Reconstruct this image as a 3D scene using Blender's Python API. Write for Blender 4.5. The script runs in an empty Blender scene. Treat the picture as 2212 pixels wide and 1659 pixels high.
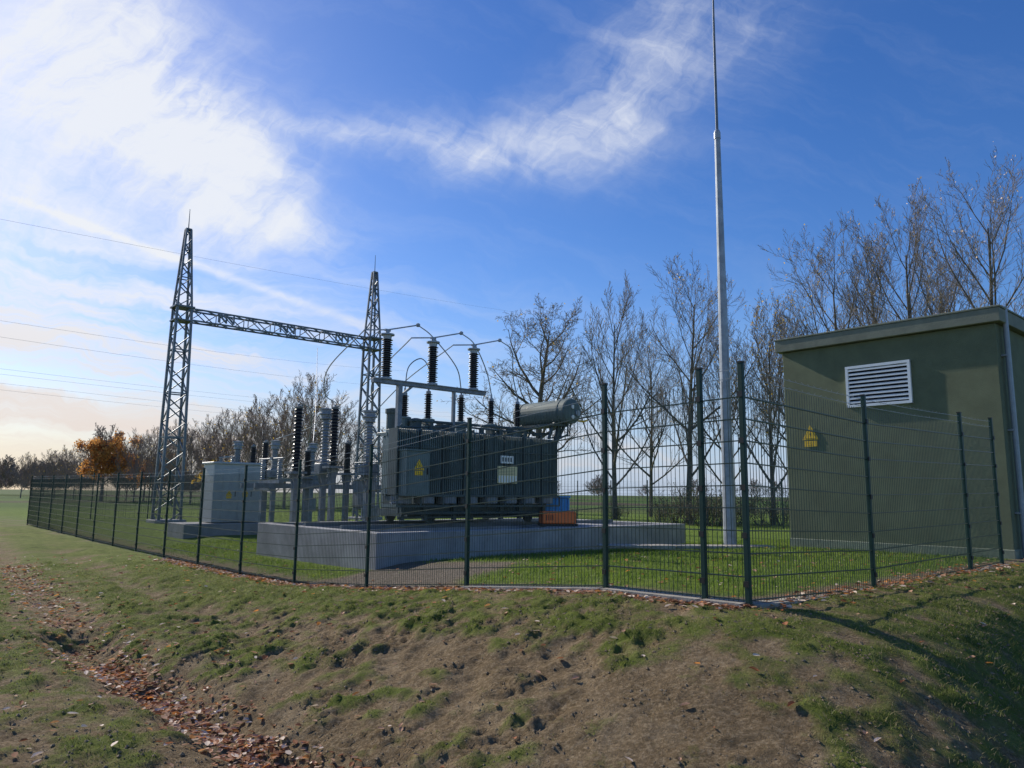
import bpy, math, random
import numpy as np
from mathutils import Vector, Matrix, noise as mn
random.seed(7); rng=np.random.default_rng(7)
R=math.radians
scene=bpy.context.scene
scene.view_settings.view_transform='Standard'
scene.view_settings.look='None'
scene.view_settings.exposure=0
E1=Vector((.754,.657,0)); E2=Vector((-.657,.754,0)); ANG=math.atan2(.657,.754)
SUN_AZ=-46; SUN_EL=31

# ---------------------------------------------------------------- materials
def mat(name,col,rough=.6,metal=0,var=.15,scale=6,bump=0,bscale=60,spec=.5,col2=None,transl=0):
    m=bpy.data.materials.new(name); m.use_nodes=True
    nt=m.node_tree; N=nt.nodes; L=nt.links
    b=N['Principled BSDF']
    b.inputs['Roughness'].default_value=rough; b.inputs['Metallic'].default_value=metal
    b.inputs['Specular IOR Level'].default_value=spec
    tc=N.new('ShaderNodeTexCoord'); nz=N.new('ShaderNodeTexNoise')
    nz.inputs['Scale'].default_value=scale; nz.inputs['Detail'].default_value=4
    nz.inputs['Roughness'].default_value=.65
    L.new(tc.outputs['Object'],nz.inputs['Vector'])
    cr=N.new('ShaderNodeValToRGB')
    c2=col2 if col2 else tuple(min(1,c*(1+var)) for c in col)
    c1=tuple(c*(1-var) for c in col) if not col2 else col
    cr.color_ramp.elements[0].position=.35; cr.color_ramp.elements[1].position=.65
    cr.color_ramp.elements[0].color=(*c1,1); cr.color_ramp.elements[1].color=(*c2,1)
    L.new(nz.outputs['Fac'],cr.inputs['Fac']); L.new(cr.outputs['Color'],b.inputs['Base Color'])
    if bump:
        n2=N.new('ShaderNodeTexNoise'); n2.inputs['Scale'].default_value=bscale; n2.inputs['Detail'].default_value=3
        L.new(tc.outputs['Object'],n2.inputs['Vector'])
        bp=N.new('ShaderNodeBump'); bp.inputs['Strength'].default_value=bump; bp.inputs['Distance'].default_value=.02
        L.new(n2.outputs['Fac'],bp.inputs['Height']); L.new(bp.outputs['Normal'],b.inputs['Normal'])
    if transl:
        tr=N.new('ShaderNodeBsdfTranslucent'); L.new(cr.outputs['Color'],tr.inputs['Color'])
        mx=N.new('ShaderNodeMixShader'); mx.inputs[0].default_value=transl
        L.new(b.outputs[0],mx.inputs[1]); L.new(tr.outputs[0],mx.inputs[2])
        L.new(mx.outputs[0],N['Material Output'].inputs['Surface'])
    return m
M={}
M['green_paint']=mat('fence_green_paint',(.008,.040,.032),.5,0,.2,spec=.3)
M['wire']=mat('fence_wire_paint',(.010,.034,.027),.35,0,.2,spec=.5)
M['barb']=mat('galvanised_wire',(.30,.31,.32),.45,.5)
M['trafo']=mat('transformer_grey_green_paint',(.15,.195,.185),.5,0,.18,3,spec=.4)
M['trafo_d']=mat('transformer_dark_paint',(.075,.10,.098),.55,0,.25,3,spec=.4)
M['galv']=mat('galvanised_steel',(.32,.35,.38),.5,.3,.2,5)
M['galv_s']=mat('dull_stand_steel',(.22,.24,.26),.6,.2,.25,5)
M['galv_d']=mat('weathered_lattice_steel',(.15,.172,.19),.5,.35,.2,5)
M['black_ins']=mat('black_silicone',(.014,.012,.014),.35,0,.3)
M['grey_ins']=mat('grey_porcelain',(.27,.29,.31),.4,0,.12)
M['concrete']=mat('concrete',(.35,.345,.345),.9,0,.22,1.5,.3,80)
M['kerbc']=mat('kerb_concrete',(.33,.30,.25),.9,0,.3,4,.4,60)
M['cab']=mat('cabinet_grey_paint',(.44,.46,.44),.5,0,.08,3)
M['render']=mat('olive_render',(.16,.185,.11),.95,0,.12,2,1.0,90)
M['fascia']=mat('fascia_concrete',(.19,.205,.155),.85,0,.12,4,.3,60)
M['vent']=mat('aluminium_louvre',(.80,.83,.85),.5,.0,.05)
M['pipe']=mat('zinc_downpipe',(.27,.31,.34),.5,.2,.1)
M['dark']=mat('shade_black',(.010,.010,.014),.9)  # black painted in for unlit hollows behind slats and in slots
M['yellow']=mat('sign_yellow',(.95,.58,.03),.5,0,.05)
M['blacks']=mat('sign_black',(.01,.01,.01),.5,0,.05)
M['white']=mat('white_plate',(.85,.85,.80),.5,0,.05)
M['plate_y']=mat('cream_plate',(.80,.70,.38),.5,0,.05)
M['orange']=mat('orange_paint',(1.0,.20,.04),.45,0,.08)
M['blue']=mat('blue_paint',(.06,.32,.68),.45,0,.15)
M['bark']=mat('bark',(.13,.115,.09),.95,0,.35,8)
M['bark_f']=mat('bark_far_hazed',(.28,.215,.17),.95,0,.2,2)  # lightened bark tone, distance haze put into the colour
M['twig']=mat('twig_bark',(.20,.165,.125),.95,0,.3,8)
M['leaf_y']=mat('yellow_leaf',(.72,.48,.07),.7,0,.3,3,transl=.5)
M['leaf_o']=mat('orange_leaf',(.68,.35,.10),.7,0,.3,3,transl=.5)
M['leaf_g']=mat('dark_green_leaf',(.09,.095,.04),.7,0,.4,3,transl=.35)
M['litter_a']=mat('leaf_tan',(.52,.31,.20),.75,0,.35,9,transl=.3,spec=.15)
M['litter_b']=mat('leaf_brown',(.36,.15,.07),.75,0,.4,9,transl=.3,spec=.15)
M['litter_c']=mat('leaf_pale',(.80,.64,.50),.7,0,.15,9,transl=.2,spec=.2)
M['litter_d']=mat('leaf_orange',(.70,.30,.08),.7,0,.3,9,transl=.4,spec=.15)
M['grass']=mat('grass_blade',(.10,.18,.02),.6,0,.3,1.2,col2=(.24,.31,.05),transl=.5)
M['grassm']=mat('meadow_grass_blade',(.10,.14,.025),.7,0,.3,1.5,col2=(.27,.29,.075),transl=.45)
M['grass2']=mat('dry_grass_blade',(.18,.15,.07),.7,0,.3,1.2,col2=(.45,.37,.19),transl=.3)
M['clod']=mat('soil_clod',(.22,.16,.095),.95,0,.35,7,.4,50)
M['gravel']=mat('gravel',(.16,.15,.14),.95,0,.4,30,.8,90)

# ---------------------------------------------------------------- mesh builder
class MB:
    def __init__(s): s.v=[]; s.f=[]; s.m=[]
    def add(s,vs,fs,mi=0):
        o=len(s.v); s.v+= [tuple(p) for p in vs]; s.f+=[tuple(i+o for i in f) for f in fs]; s.m+=[mi]*len(fs); return s
    def box(s,c,d,mi=0,rz=0,bev=0):
        x,y,z=[k/2 for k in d]
        if bev:
            b=min(bev,x*.9,y*.9,z*.9)
            pts=[]
            for sz,i in ((-z,b),(-z+b,0),(z-b,0),(z,b)):
                xx,yy=x-i,y-i; k=b if i==0 else 0.0001
                pts+= [(-xx+k,-yy,sz),(xx-k,-yy,sz),(xx,-yy+k,sz),(xx,yy-k,sz),(xx-k,yy,sz),(-xx+k,yy,sz),(-xx,yy-k,sz),(-xx,-yy+k,sz)]
            fs=[tuple(range(7,-1,-1)),tuple(range(24,32))]
            for l in range(3):
                for j in range(8):
                    a=l*8+j; c2=l*8+(j+1)%8; fs.append((a,c2,c2+8,a+8))
        else:
            pts=[(-x,-y,-z),(x,-y,-z),(x,y,-z),(-x,y,-z),(-x,-y,z),(x,-y,z),(x,y,z),(-x,y,z)]
            fs=[(3,2,1,0),(4,5,6,7),(0,1,5,4),(1,2,6,5),(2,3,7,6),(3,0,4,7)]
        ca,sa=math.cos(rz),math.sin(rz)
        s.add([(c[0]+p[0]*ca-p[1]*sa,c[1]+p[0]*sa+p[1]*ca,c[2]+p[2]) for p in pts],fs,mi); return s
    def tube(s,pts,r,n=6,mi=0,cap=True):
        pts=[Vector(p) for p in pts]; k=len(pts)
        rs=r if isinstance(r,(list,tuple)) else [r]*k
        vs=[];fs=[]; ref=None
        for i,p in enumerate(pts):
            t=(pts[min(i+1,k-1)]-pts[max(i-1,0)])
            if t.length<1e-9: t=Vector((0,0,1))
            t.normalize()
            if ref is None: ref=Vector((1,0,0)) if abs(t.z)>.8 else Vector((0,0,1))
            u=t.cross(ref)
            if u.length<1e-4: u=t.cross(Vector((0,1,0)))
            u.normalize(); w=t.cross(u); ref=u.cross(t)
            for j in range(n):
                a=2*math.pi*(j+.5)/n
                vs.append(p+(u*math.cos(a)+w*math.sin(a))*rs[i])
        for i in range(k-1):
            for j in range(n):
                a=i*n+j; b=i*n+(j+1)%n; fs.append((a,b,b+n,a+n))
        if cap: fs.append(tuple(range(n-1,-1,-1))); fs.append(tuple((k-1)*n+j for j in range(n)))
        s.add(vs,fs,mi); return s
    def lathe(s,prof,o=(0,0,0),n=16,mi=0,axis='z'):
        vs=[];fs=[]
        for r,z in prof:
            for j in range(n):
                a=2*math.pi*j/n; x,y=r*math.cos(a),r*math.sin(a)
                if axis=='z': vs.append((o[0]+x,o[1]+y,o[2]+z))
                elif axis=='y': vs.append((o[0]+x,o[1]+z,o[2]+y))
                else: vs.append((o[0]+z,o[1]+x,o[2]+y))
        k=len(prof)
        for i in range(k-1):
            for j in range(n):
                a=i*n+j; b=i*n+(j+1)%n; fs.append((a,b,b+n,a+n))
        fs.append(tuple(range(n-1,-1,-1))); fs.append(tuple((k-1)*n+j for j in range(n)))
        s.add(vs,fs,mi); return s
    def bar(s,p,q,w,mi=0):
        return s.tube([p,q],w*.7071,4,mi)
    def obj(s,name,mats,parent=None,loc=None,smooth=False):
        me=bpy.data.meshes.new(name); me.from_pydata(s.v,[],s.f)
        for k in (mats if isinstance(mats,(list,tuple)) else [mats]): me.materials.append(M[k] if isinstance(k,str) else k)
        me.polygons.foreach_set('material_index',s.m)
        if smooth: me.polygons.foreach_set('use_smooth',[True]*len(me.polygons))
        me.update()
        o=bpy.data.objects.new(name,me); scene.collection.objects.link(o)
        if parent: o.parent=parent
        if loc is not None: o.location=loc
        return o
def empty(name,loc,rz=0,label=None,cat=None,group=None):
    o=bpy.data.objects.new(name,None); scene.collection.objects.link(o); o.location=loc; o.rotation_euler=(0,0,rz)
    o.empty_display_size=.2
    if label: o['label']=label
    if cat: o['category']=cat
    if group: o['group']=group
    return o
def tag(o,label,cat,group=None,kind=None):
    if label:o['label']=label
    if cat:o['category']=cat
    if group:o['group']=group
    if kind:o['kind']=kind
def copy_tree(o,loc,rz=None,scale=None):
    c=o.copy(); scene.collection.objects.link(c); c.location=loc
    if rz is not None: c.rotation_euler=(0,0,rz)
    if scale is not None: c.scale=(scale,)*3 if not isinstance(scale,tuple) else scale
    for ch in o.children:
        d=ch.copy(); scene.collection.objects.link(d); d.parent=c
        for g in ch.children:
            e=g.copy(); scene.collection.objects.link(e); e.parent=d
    return c

# ---------------------------------------------------------------- terrain
C=(2.09,6.72)
def ss(x,a,b):
    t=np.clip((x-a)/(b-a),0,1); return t*t*(3-2*t)
FB=[-50,0,1.66,4.02,6.48,8.95,11.4,20,36,60,3000]; FZ=[.79,.79,.76,.55,.31,.14,.09,.08,.16,.3,.3]
IB=[-50,0,4,5.5,9,14,25,40,3000]; IZ=[.78,.78,.75,.66,.42,.36,.36,.36,.4]
def ab(x,y):
    a=(x-C[0])*.754+(y-C[1])*.657; b=-(x-C[0])*.657+(y-C[1])*.754
    return a,b
G0=np.array([-4.3,8.3]); G1=np.array([-.9,4.6]); G2=np.array([-11.5,17.5]); G3=np.array([-30.,42.])
def segdist(x,y,p,q,lo=-.3,hi=1.4):
    d=q-p; t=np.clip(((x-p[0])*d[0]+(y-p[1])*d[1])/(d@d),lo,hi)
    return np.hypot(x-p[0]-t*d[0],y-p[1]-t*d[1])
def base_h(x,y):
    a,b=ab(x,y)
    zf=np.interp(b,FB,FZ)
    zi=np.interp(b,IB,IZ)
    inside=zf+(zi-zf)*ss(a,.1,2.5)
    d=np.hypot(np.maximum(-a,0),np.maximum(-b,0))
    zo=.04+.0*x
    out=zo+(zf-zo)*(1-ss(d,.25,3.8))
    drop=ss(x-.55*(y-5.2),1.8,4.6)*ss(-b,.7,3.2)
    out=out-.55*drop
    w=ss(np.minimum(a,b),-.05,.05)
    z=out*(1-w)+inside*w
    z=z-.19*np.exp(-(segdist(x,y,G0,G1)/.34)**2)*(1-w)
    tr_=np.minimum(segdist(x,y,G2,G0,0,1),segdist(x,y,G3,G2,0,1))
    z=z-.08*np.exp(-((tr_)/.32)**2)*(1-w)-.06*np.exp(-((tr_-1.5)/.28)**2)*(1-w)
    z=z+.10*np.exp(-(((x+4.2)/1.6)**2+((y-5.6)/1.2)**2))
    far=ss(np.hypot(x,y),70,400)
    z=z*(1-far)+far*(.3-1.0*ss(-x,20,300))
    return z,w,a,b,d
def axis(lo,hi,dl,dh,step,outer):
    c=list(np.arange(dl,dh,step)); 
    l=[dl]; s=step
    while l[-1]>lo: s*=outer; l.append(l[-1]-s)
    h=[c[-1]]; s=step
    while h[-1]<hi: s*=outer; h.append(h[-1]+s)
    return np.array(l[:0:-1]+c+h[1:])
XS=axis(-2500,2500,-6.5,6.2,.030,1.06); YS=axis(-60,3000,3.8,10,.030,1.045)
X,Y=np.meshgrid(XS,YS)
Z,W,A_,B_,D_=base_h(X,Y)
def fb(x,y,s,o=0): return mn.noise(Vector((x*s+o,y*s,o)))
n1=np.zeros(X.shape);n2=np.zeros(X.shape);n3=np.zeros(X.shape);n4=np.zeros(X.shape);n5=np.zeros(X.shape);n6=np.zeros(X.shape)
for i in range(X.shape[0]):
    for j in range(X.shape[1]):
        x=X[i,j];y=Y[i,j]
        n1[i,j]=fb(x,y,.55,3); n2[i,j]=fb(x,y,1.7,9)
        if abs(x)<14 and y<22:
            n3[i,j]=fb(x,y,4.5,1); n4[i,j]=fb(x,y,10.,5)
            if y<12 and y>3.5 and abs(x)<8: n5[i,j]=fb(x,y,22,7); n6[i,j]=abs(fb(x+.3*y,y,6.5,13))
amp=(1-W)*(.7+.8*np.exp(-((D_-2)/1.6)**2))+W*.25
amp=amp*(1-ss(np.abs(D_),8,40)*.5)
rough=ss(n2+.5*n1,-.2,.2)
Z=Z+amp*(.05*n1+.040*n2+.034*n3+(.016+.010*rough)*n4+(.008+.016*rough)*n5-.035*rough*n6)*np.clip(1-np.hypot(X,Y)/300,0,1)*np.where(np.hypot(A_*(B_>0),0)<.25,.4,1)
# grass mask
inner_strip=np.exp(-((A_-.3)/.4)**2)+np.exp(-((B_-.2)/.25)**2)*(A_>-.2)
bare_patch=ss(B_,4.8,5.8)*(1-ss(B_,8.4,9.2))*(1-ss(A_,1.6,3.2))*ss(A_,-.1,.2)  # patch before the basin with less grass and a grey-brown tint
gin=np.clip(1.0+.4*n2-.9*inner_strip-1.1*bare_patch,0,1)
edge=np.exp(-((D_-.9)/.7)**2)
TR=np.minimum(np.minimum(segdist(X,Y,G2,G0,0,1),segdist(X,Y,G3,G2,0,1)),segdist(X,Y,G0,G1))
trackm=np.exp(-(TR/.5)**2)+.6*np.exp(-((TR-1.6)/.4)**2)
gout=np.clip(.36+.35*n1+.60*n2+.75*n3+.26*ss(-X,.5,5)+.14*ss(Y,7,10)+.24*ss(X,2.,4)+.16*edge-.6*trackm-.22*ss(-Y,-6.0,-4.8)*(X<1.5)-.12*rough,0,.82)
GR=gin*W+gout*(1-W)
FAR=ss(np.hypot(X,Y),48,80)
nv=X.size
me=bpy.data.meshes.new('ground')
ny,nx=X.shape
idx=np.arange(nv).reshape(ny,nx)
quads=np.stack([idx[:-1,:-1],idx[:-1,1:],idx[1:,1:],idx[1:,:-1]],-1).reshape(-1,4)
me.vertices.add(nv); me.vertices.foreach_set('co',np.stack([X,Y,Z],-1).ravel())
me.loops.add(quads.size); me.loops.foreach_set('vertex_index',quads.ravel())
me.polygons.add(len(quads)); me.polygons.foreach_set('loop_start',np.arange(0,quads.size,4)); 
me.polygons.foreach_set('use_smooth',np.ones(len(quads),bool))
me.update(calc_edges=True)
ca=me.color_attributes.new('gmask','FLOAT_COLOR','POINT')
ca.data.foreach_set('color',np.stack([GR,FAR,np.clip(bare_patch+inner_strip*.5*W,0,1),W],-1).ravel())
ground=bpy.data.objects.new('ground',me); scene.collection.objects.link(ground); ground['kind']='structure'
gm=bpy.data.materials.new('ground_soil_grass'); gm.use_nodes=True; nt=gm.node_tree; N=nt.nodes; L=nt.links
b=N['Principled BSDF']; b.inputs['Roughness'].default_value=.95; b.inputs['Specular IOR Level'].default_value=.1
geo=N.new('ShaderNodeNewGeometry'); at=N.new('ShaderNodeAttribute'); at.attribute_name='gmask'
sep=N.new('ShaderNodeSeparateColor'); L.new(at.outputs['Color'],sep.inputs[0])
def nz(scale,detail=8,rough=.65,vec=None):
    n=N.new('ShaderNodeTexNoise'); n.inputs['Scale'].default_value=scale; n.inputs['Detail'].default_value=detail; n.inputs['Roughness'].default_value=rough
    L.new(vec or geo.outputs['Position'],n.inputs['Vector']); return n.outputs['Fac']
def ramp(f,stops):
    r=N.new('ShaderNodeValToRGB'); e=r.color_ramp.elements
    while len(e)<len(stops): e.new(.5)
    for k,(p,c) in enumerate(stops): e[k].position=p; e[k].color=(*c,1)
    L.new(f,r.inputs['Fac']); return r.outputs['Color']
def mixc(f,a,c):
    m=N.new('ShaderNodeMix'); m.data_type='RGBA'
    if isinstance(f,float): m.inputs[0].default_value=f
    else: L.new(f,m.inputs[0])
    L.new(a,m.inputs[6]); L.new(c,m.inputs[7]); return m.outputs[2]
def mth(op,a,c=None,clamp=False,d=None):
    m=N.new('ShaderNodeMath'); m.operation=op; m.use_clamp=clamp
    for k,v in enumerate((a,c,d)):
        if v is None: continue
        if isinstance(v,(int,float)): m.inputs[k].default_value=v
        else: L.new(v,m.inputs[k])
    return m.outputs[0]
soil=ramp(nz(2.2,7,.7),[(.3,(.145,.098,.052)),(.5,(.28,.20,.11)),(.7,(.49,.38,.24))])
soil2=ramp(nz(30,4,.75),[(.32,(.07,.05,.026)),(.5,(.24,.17,.095)),(.68,(.50,.39,.25))])
soil=mixc(.6,soil,soil2)
gcol=ramp(nz(3.5,6,.75),[(.3,(.075,.10,.02)),(.5,(.15,.185,.036)),(.72,(.27,.28,.085))])
gin_c=ramp(nz(5,5,.7),[(.3,(.07,.12,.015)),(.5,(.14,.21,.03)),(.7,(.24,.30,.06))])
gcol=mixc(at.outputs['Alpha'],gcol,gin_c)
gf=mth('MULTIPLY',mth('ADD',mth('SUBTRACT',nz(14,5,.75),.62),sep.outputs[0]),2.0,True)
c1=mixc(gf,soil,gcol)
strip=ramp(nz(18,4,.7),[(.35,(.11,.095,.075)),(.65,(.27,.24,.20))])
c2=mixc(mth('MULTIPLY',sep.outputs[2],.85),c1,strip)
farc=ramp(nz(.012,3,.5),[(.40,(.05,.10,.018)),(.50,(.08,.14,.026)),(.56,(.085,.07,.045))])
c3=mixc(sep.outputs[1],c2,farc)
L.new(c3,b.inputs['Base Color'])
bp=N.new('ShaderNodeBump'); bp.inputs['Strength'].default_value=1.0; bp.inputs['Distance'].default_value=.045
L.new(mth('ADD',nz(26,6,.80),mth('MULTIPLY',nz(100,3,.7),.4)),bp.inputs['Height']); L.new(bp.outputs['Normal'],b.inputs['Normal'])
me.materials.append(gm)
def samp(F,x,y):
    i=np.clip(np.searchsorted(YS,y)-1,0,ny-2); j=np.clip(np.searchsorted(XS,x)-1,0,nx-2)
    ty=(y-YS[i])/(YS[i+1]-YS[i]); tx=(x-XS[j])/(XS[j+1]-XS[j])
    return (F[i,j]*(1-tx)+F[i,j+1]*tx)*(1-ty)+(F[i+1,j]*(1-tx)+F[i+1,j+1]*tx)*ty
def gz(x,y): return float(samp(Z,np.array([x]),np.array([y]))[0])

# grass blades ---------------------------------------------------
def blades(name,mats,x,y,hmin,hmax,w,lean=.5,label=None):
    n=len(x); z=samp(Z,x,y)-.004
    h=rng.uniform(hmin,hmax,n)*(.6+.5*samp(GR,x,y)); la=rng.uniform(0,2*np.pi,n); an=rng.uniform(0,2*np.pi,n); le=rng.uniform(.1,lean,n)*h
    ww=w*rng.uniform(.6,1.3,n)*(1+np.maximum(0,y-8)*.05)
    co=np.empty((n,5,3))
    dx=np.cos(an)*ww;dy=np.sin(an)*ww
    co[:,0]=np.stack([x-dx,y-dy,z],-1); co[:,1]=np.stack([x+dx,y+dy,z],-1)
    mx=x+np.cos(la)*le*.35; my=y+np.sin(la)*le*.35
    co[:,2]=np.stack([mx+dx*.7,my+dy*.7,z+h*.55],-1); co[:,3]=np.stack([mx-dx*.7,my-dy*.7,z+h*.55],-1)
    co[:,4]=np.stack([x+np.cos(la)*le*1.3,y+np.sin(la)*le*1.3,z+h],-1)
    me=bpy.data.meshes.new(name); me.vertices.add(n*5); me.vertices.foreach_set('co',co.ravel())
    o=np.arange(n)[:,None]*5
    q=o+np.array([0,1,2,3]); t=o+np.array([3,2,4])
    li=np.concatenate([q,t],1).ravel(); me.loops.add(len(li)); me.loops.foreach_set('vertex_index',li)
    st=(np.arange(n)[:,None]*7+np.array([0,4])).ravel(); me.polygons.add(2*n); me.polygons.foreach_set('loop_start',st)
    me.update(calc_edges=True); me.materials.append(M[mats])
    ob=bpy.data.objects.new(name,me); scene.collection.objects.link(ob); ob['kind']='stuff'; ob['label']=label; ob['category']='grass'
    return ob
def scatter(n,xr,yr,pw,gmin=.2,inside=None):
    x=rng.uniform(*xr,n); y=yr[0]+(yr[1]-yr[0])*rng.uniform(0,1,n)**pw
    g=samp(GR,x,y)
    hf=np.array([mn.noise(Vector((a*7,b*7,2))) for a,b in zip(x,y)])
    k=(g+hf*.9>gmin+rng.uniform(0,.5,n))&(np.abs(x)<y*.78+1)
    if inside is not None:
        w=samp(W,x,y); k&=(w>.5) if inside else (w<=.5)
    a,b=ab(x,y); k&=~((a>1.3)&(a<11.2)&(b>8.5)&(b<14.3)); k&=~((a>8.3)&(b>-.1)&(b<4.5)&(a<15))
    return x[k],y[k]
x,y=scatter(180000,(-15,12),(7,22),1.0,.35,True); blades('lawn_grass','grass',x,y,.03,.075,.004,.7,'short green lawn grass inside the fenced yard')
x,y=scatter(390000,(-14,7),(3.8,18),1.4,.34,False); blades('meadow_grass','grassm',x,y,.012,.044,.0025,1.1,'sparse olive green grass growing on the bare soil bank')
x,y=scatter(190000,(-12,7),(3.8,16),1.3,.0,False); blades('dry_grass','grass2',x,y,.012,.05,.0017,2.2,'dry straw coloured grass wisps on the soil bank')

# fallen leaves --------------------------------------------------
def litter(xs,ys,size):
    n=len(xs); z=samp(Z,xs,ys)
    V=[];F=[];MI=[]
    for i in range(n):
        s=size[i]; a=random.uniform(0,6.283); u=Vector((math.cos(a),math.sin(a),random.uniform(-.3,.3))); 
        w=Vector((-math.sin(a),math.cos(a),random.uniform(-.4,.4)))*random.uniform(.55,.8)
        c=Vector((xs[i],ys[i],z[i]+.008+s*.25)); up=Vector((0,0,random.uniform(.05,.4)))
        o=len(V)
        V+= [c-u*s,c-u*s*.45+w*s*.75+up*s,c+u*s*.35+w*s*.7+up*s,c+u*s*1.05+up*s*.4,c+u*s*.35-w*s*.7+up*s*.9,c-u*s*.45-w*s*.75+up*s*.8,c-u*s*.3,c+u*s*.5]
        F+= [(o,o+6,o+1),(o+6,o+7,o+2,o+1),(o+7,o+3,o+2),(o,o+5,o+6),(o+6,o+5,o+4,o+7),(o+7,o+4,o+3)]
        k=random.choices([0,1,2,3],[.38,.36,.17,.09])[0]; MI+=[k]*6
    b=MB(); b.v=[tuple(v) for v in V]; b.f=F; b.m=MI
    return b
LX=[];LY=[]
t=rng.uniform(-.1,1.15,2100); off=rng.normal(0,.15,2100)
dd=(G1-G0)/np.linalg.norm(G1-G0); nn=np.array([-dd[1],dd[0]])
P=G0+np.outer(t,(G1-G0))+np.outer(off,nn); LX+=list(P[:,0]); LY+=list(P[:,1])
t=rng.uniform(0,1.05,1000); P=G2+np.outer(t,G0-G2)+rng.normal(0,.28,(1000,2)); LX+=list(P[:,0]); LY+=list(P[:,1])
e1=np.array([.754,.657]); e2=np.array([-.657,.754]); c0=np.array(C)
t=rng.uniform(0,1,3000)**1.2*16; P=c0+np.outer(t,e2)+np.outer(rng.normal(-.10,.14,3000),e1); LX+=list(P[:,0]); LY+=list(P[:,1])
t=rng.uniform(-.2,7,700); P=c0+np.outer(t,e1)+np.outer(rng.normal(.0,.15,700),e2); LX+=list(P[:,0]); LY+=list(P[:,1])
n=550; LX+=list(rng.uniform(-9,7,n)); LY+=list(rng.uniform(4,12,n))
n=250; LX+=list(rng.uniform(-7,-.5,n)); LY+=list(rng.uniform(4,9,n))
n=650; LX+=list(rng.uniform(-13,-2,n)); LY+=list(rng.uniform(7,20,n))
n=350; LX+=list(rng.uniform(0,9,n)); LY+=list(rng.uniform(8,15,n))
LX=np.array(LX);LY=np.array(LY)
a,b=ab(LX,LY); k=~((a>1.3)&(a<11.2)&(b>8.5)&(b<14.3)); LX=LX[k];LY=LY[k]
o=litter(LX,LY,rng.uniform(.016,.040,len(LX))*(1+.03*np.maximum(LY-6,0))).obj('fallen_leaves',['litter_a','litter_b','litter_c','litter_d'])
tag(o,'curled brown and tan fallen leaves scattered on the soil','fallen leaves',kind='stuff')
b=MB()
cx_=rng.uniform(-6.5,6.,22000); cy_=rng.uniform(3.9,9.5,22000); rr_=samp(rough,cx_,cy_); ww_=samp(W,cx_,cy_); cz_=samp(Z,cx_,cy_)
for x,y,r_,w_,z in zip(cx_,cy_,rr_,ww_,cz_):
    if w_>.3 or random.random()>.2+.7*r_ or abs(x)>y*.75+.5: continue
    s=random.choice([.003,.004,.005,.006,.008,.010,.012,.016])*random.uniform(.7,1.2)
    vs=[]
    for (p,q,r) in ((1,0,0),(0,1,0),(-1,0,0),(0,-1,0),(0,0,1),(0,0,-1),):
        vs.append((x+p*s*random.uniform(.7,1.4),y+q*s*random.uniform(.7,1.4),z+r*s*random.uniform(.5,.9)))
    b.add(vs,[(0,1,4),(1,2,4),(2,3,4),(3,0,4),(1,0,5),(2,1,5),(3,2,5),(0,3,5)])
o=b.obj('soil_clods','clod'); tag(o,'small crumbly clods of brown earth on the bank','soil',kind='stuff')

# ---------------------------------------------------------------- signs
def sign(parent,loc,rz,w=.22,name='warning_sign',text=True):
    b=MB(); h=w*.87
    def poly(pts,y,mi):
        b.add([(p[0],y,p[1]) for p in pts],[tuple(range(len(pts)))],mi)
    b.box((0,0,-h*.42),(w*1.0,.008,h*.50),0)
    T3=[(-w*.66,-.05*w),(w*.66,-.05*w),(0,h*1.25)]
    b.add([(p[0],-.005,p[1]) for p in T3]+[(p[0],.004,p[1]) for p in T3],[(0,1,2),(5,4,3),(0,3,4,1),(1,4,5,2),(2,5,3,0)],0)
    y=-.007
    poly([(-w*.50,.045*h),(w*.50,.045*h),(0,h*1.03)],y-.001,1)
    poly([(-w*.455,h*.068),(w*.455,h*.068),(0,h*.98)],y-.003,0)
    poly([(.02*w,h*.66),(-.07*w,h*.38),(-.01*w,h*.40),(-.04*w,h*.18),(.07*w,h*.47),(.02*w,h*.45)],y-.005,1)
    o=b.obj(name,['yellow','blacks'],parent,loc); o.rotation_euler=(0,0,rz)
    if text:
        for k,t in enumerate(('Hochspannung','Lebensgefahr')):
            cu=bpy.data.curves.new('t','FONT'); cu.body=t; cu.size=w*.10; cu.align_x='CENTER'
            to=bpy.data.objects.new('t',cu); scene.collection.objects.link(to)
            bpy.context.view_layer.update()
            me=bpy.data.meshes.new_from_object(to); bpy.data.objects.remove(to)
            me.materials.clear(); me.materials.append(M['blacks'])
            tt=bpy.data.objects.new('sign_lettering',me); scene.collection.objects.link(tt)
            tt.parent=o; tt.location=(0,y-.003,-h*(.38+.2*k)); tt.rotation_euler=(R(90),0,0)
    return o

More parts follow.
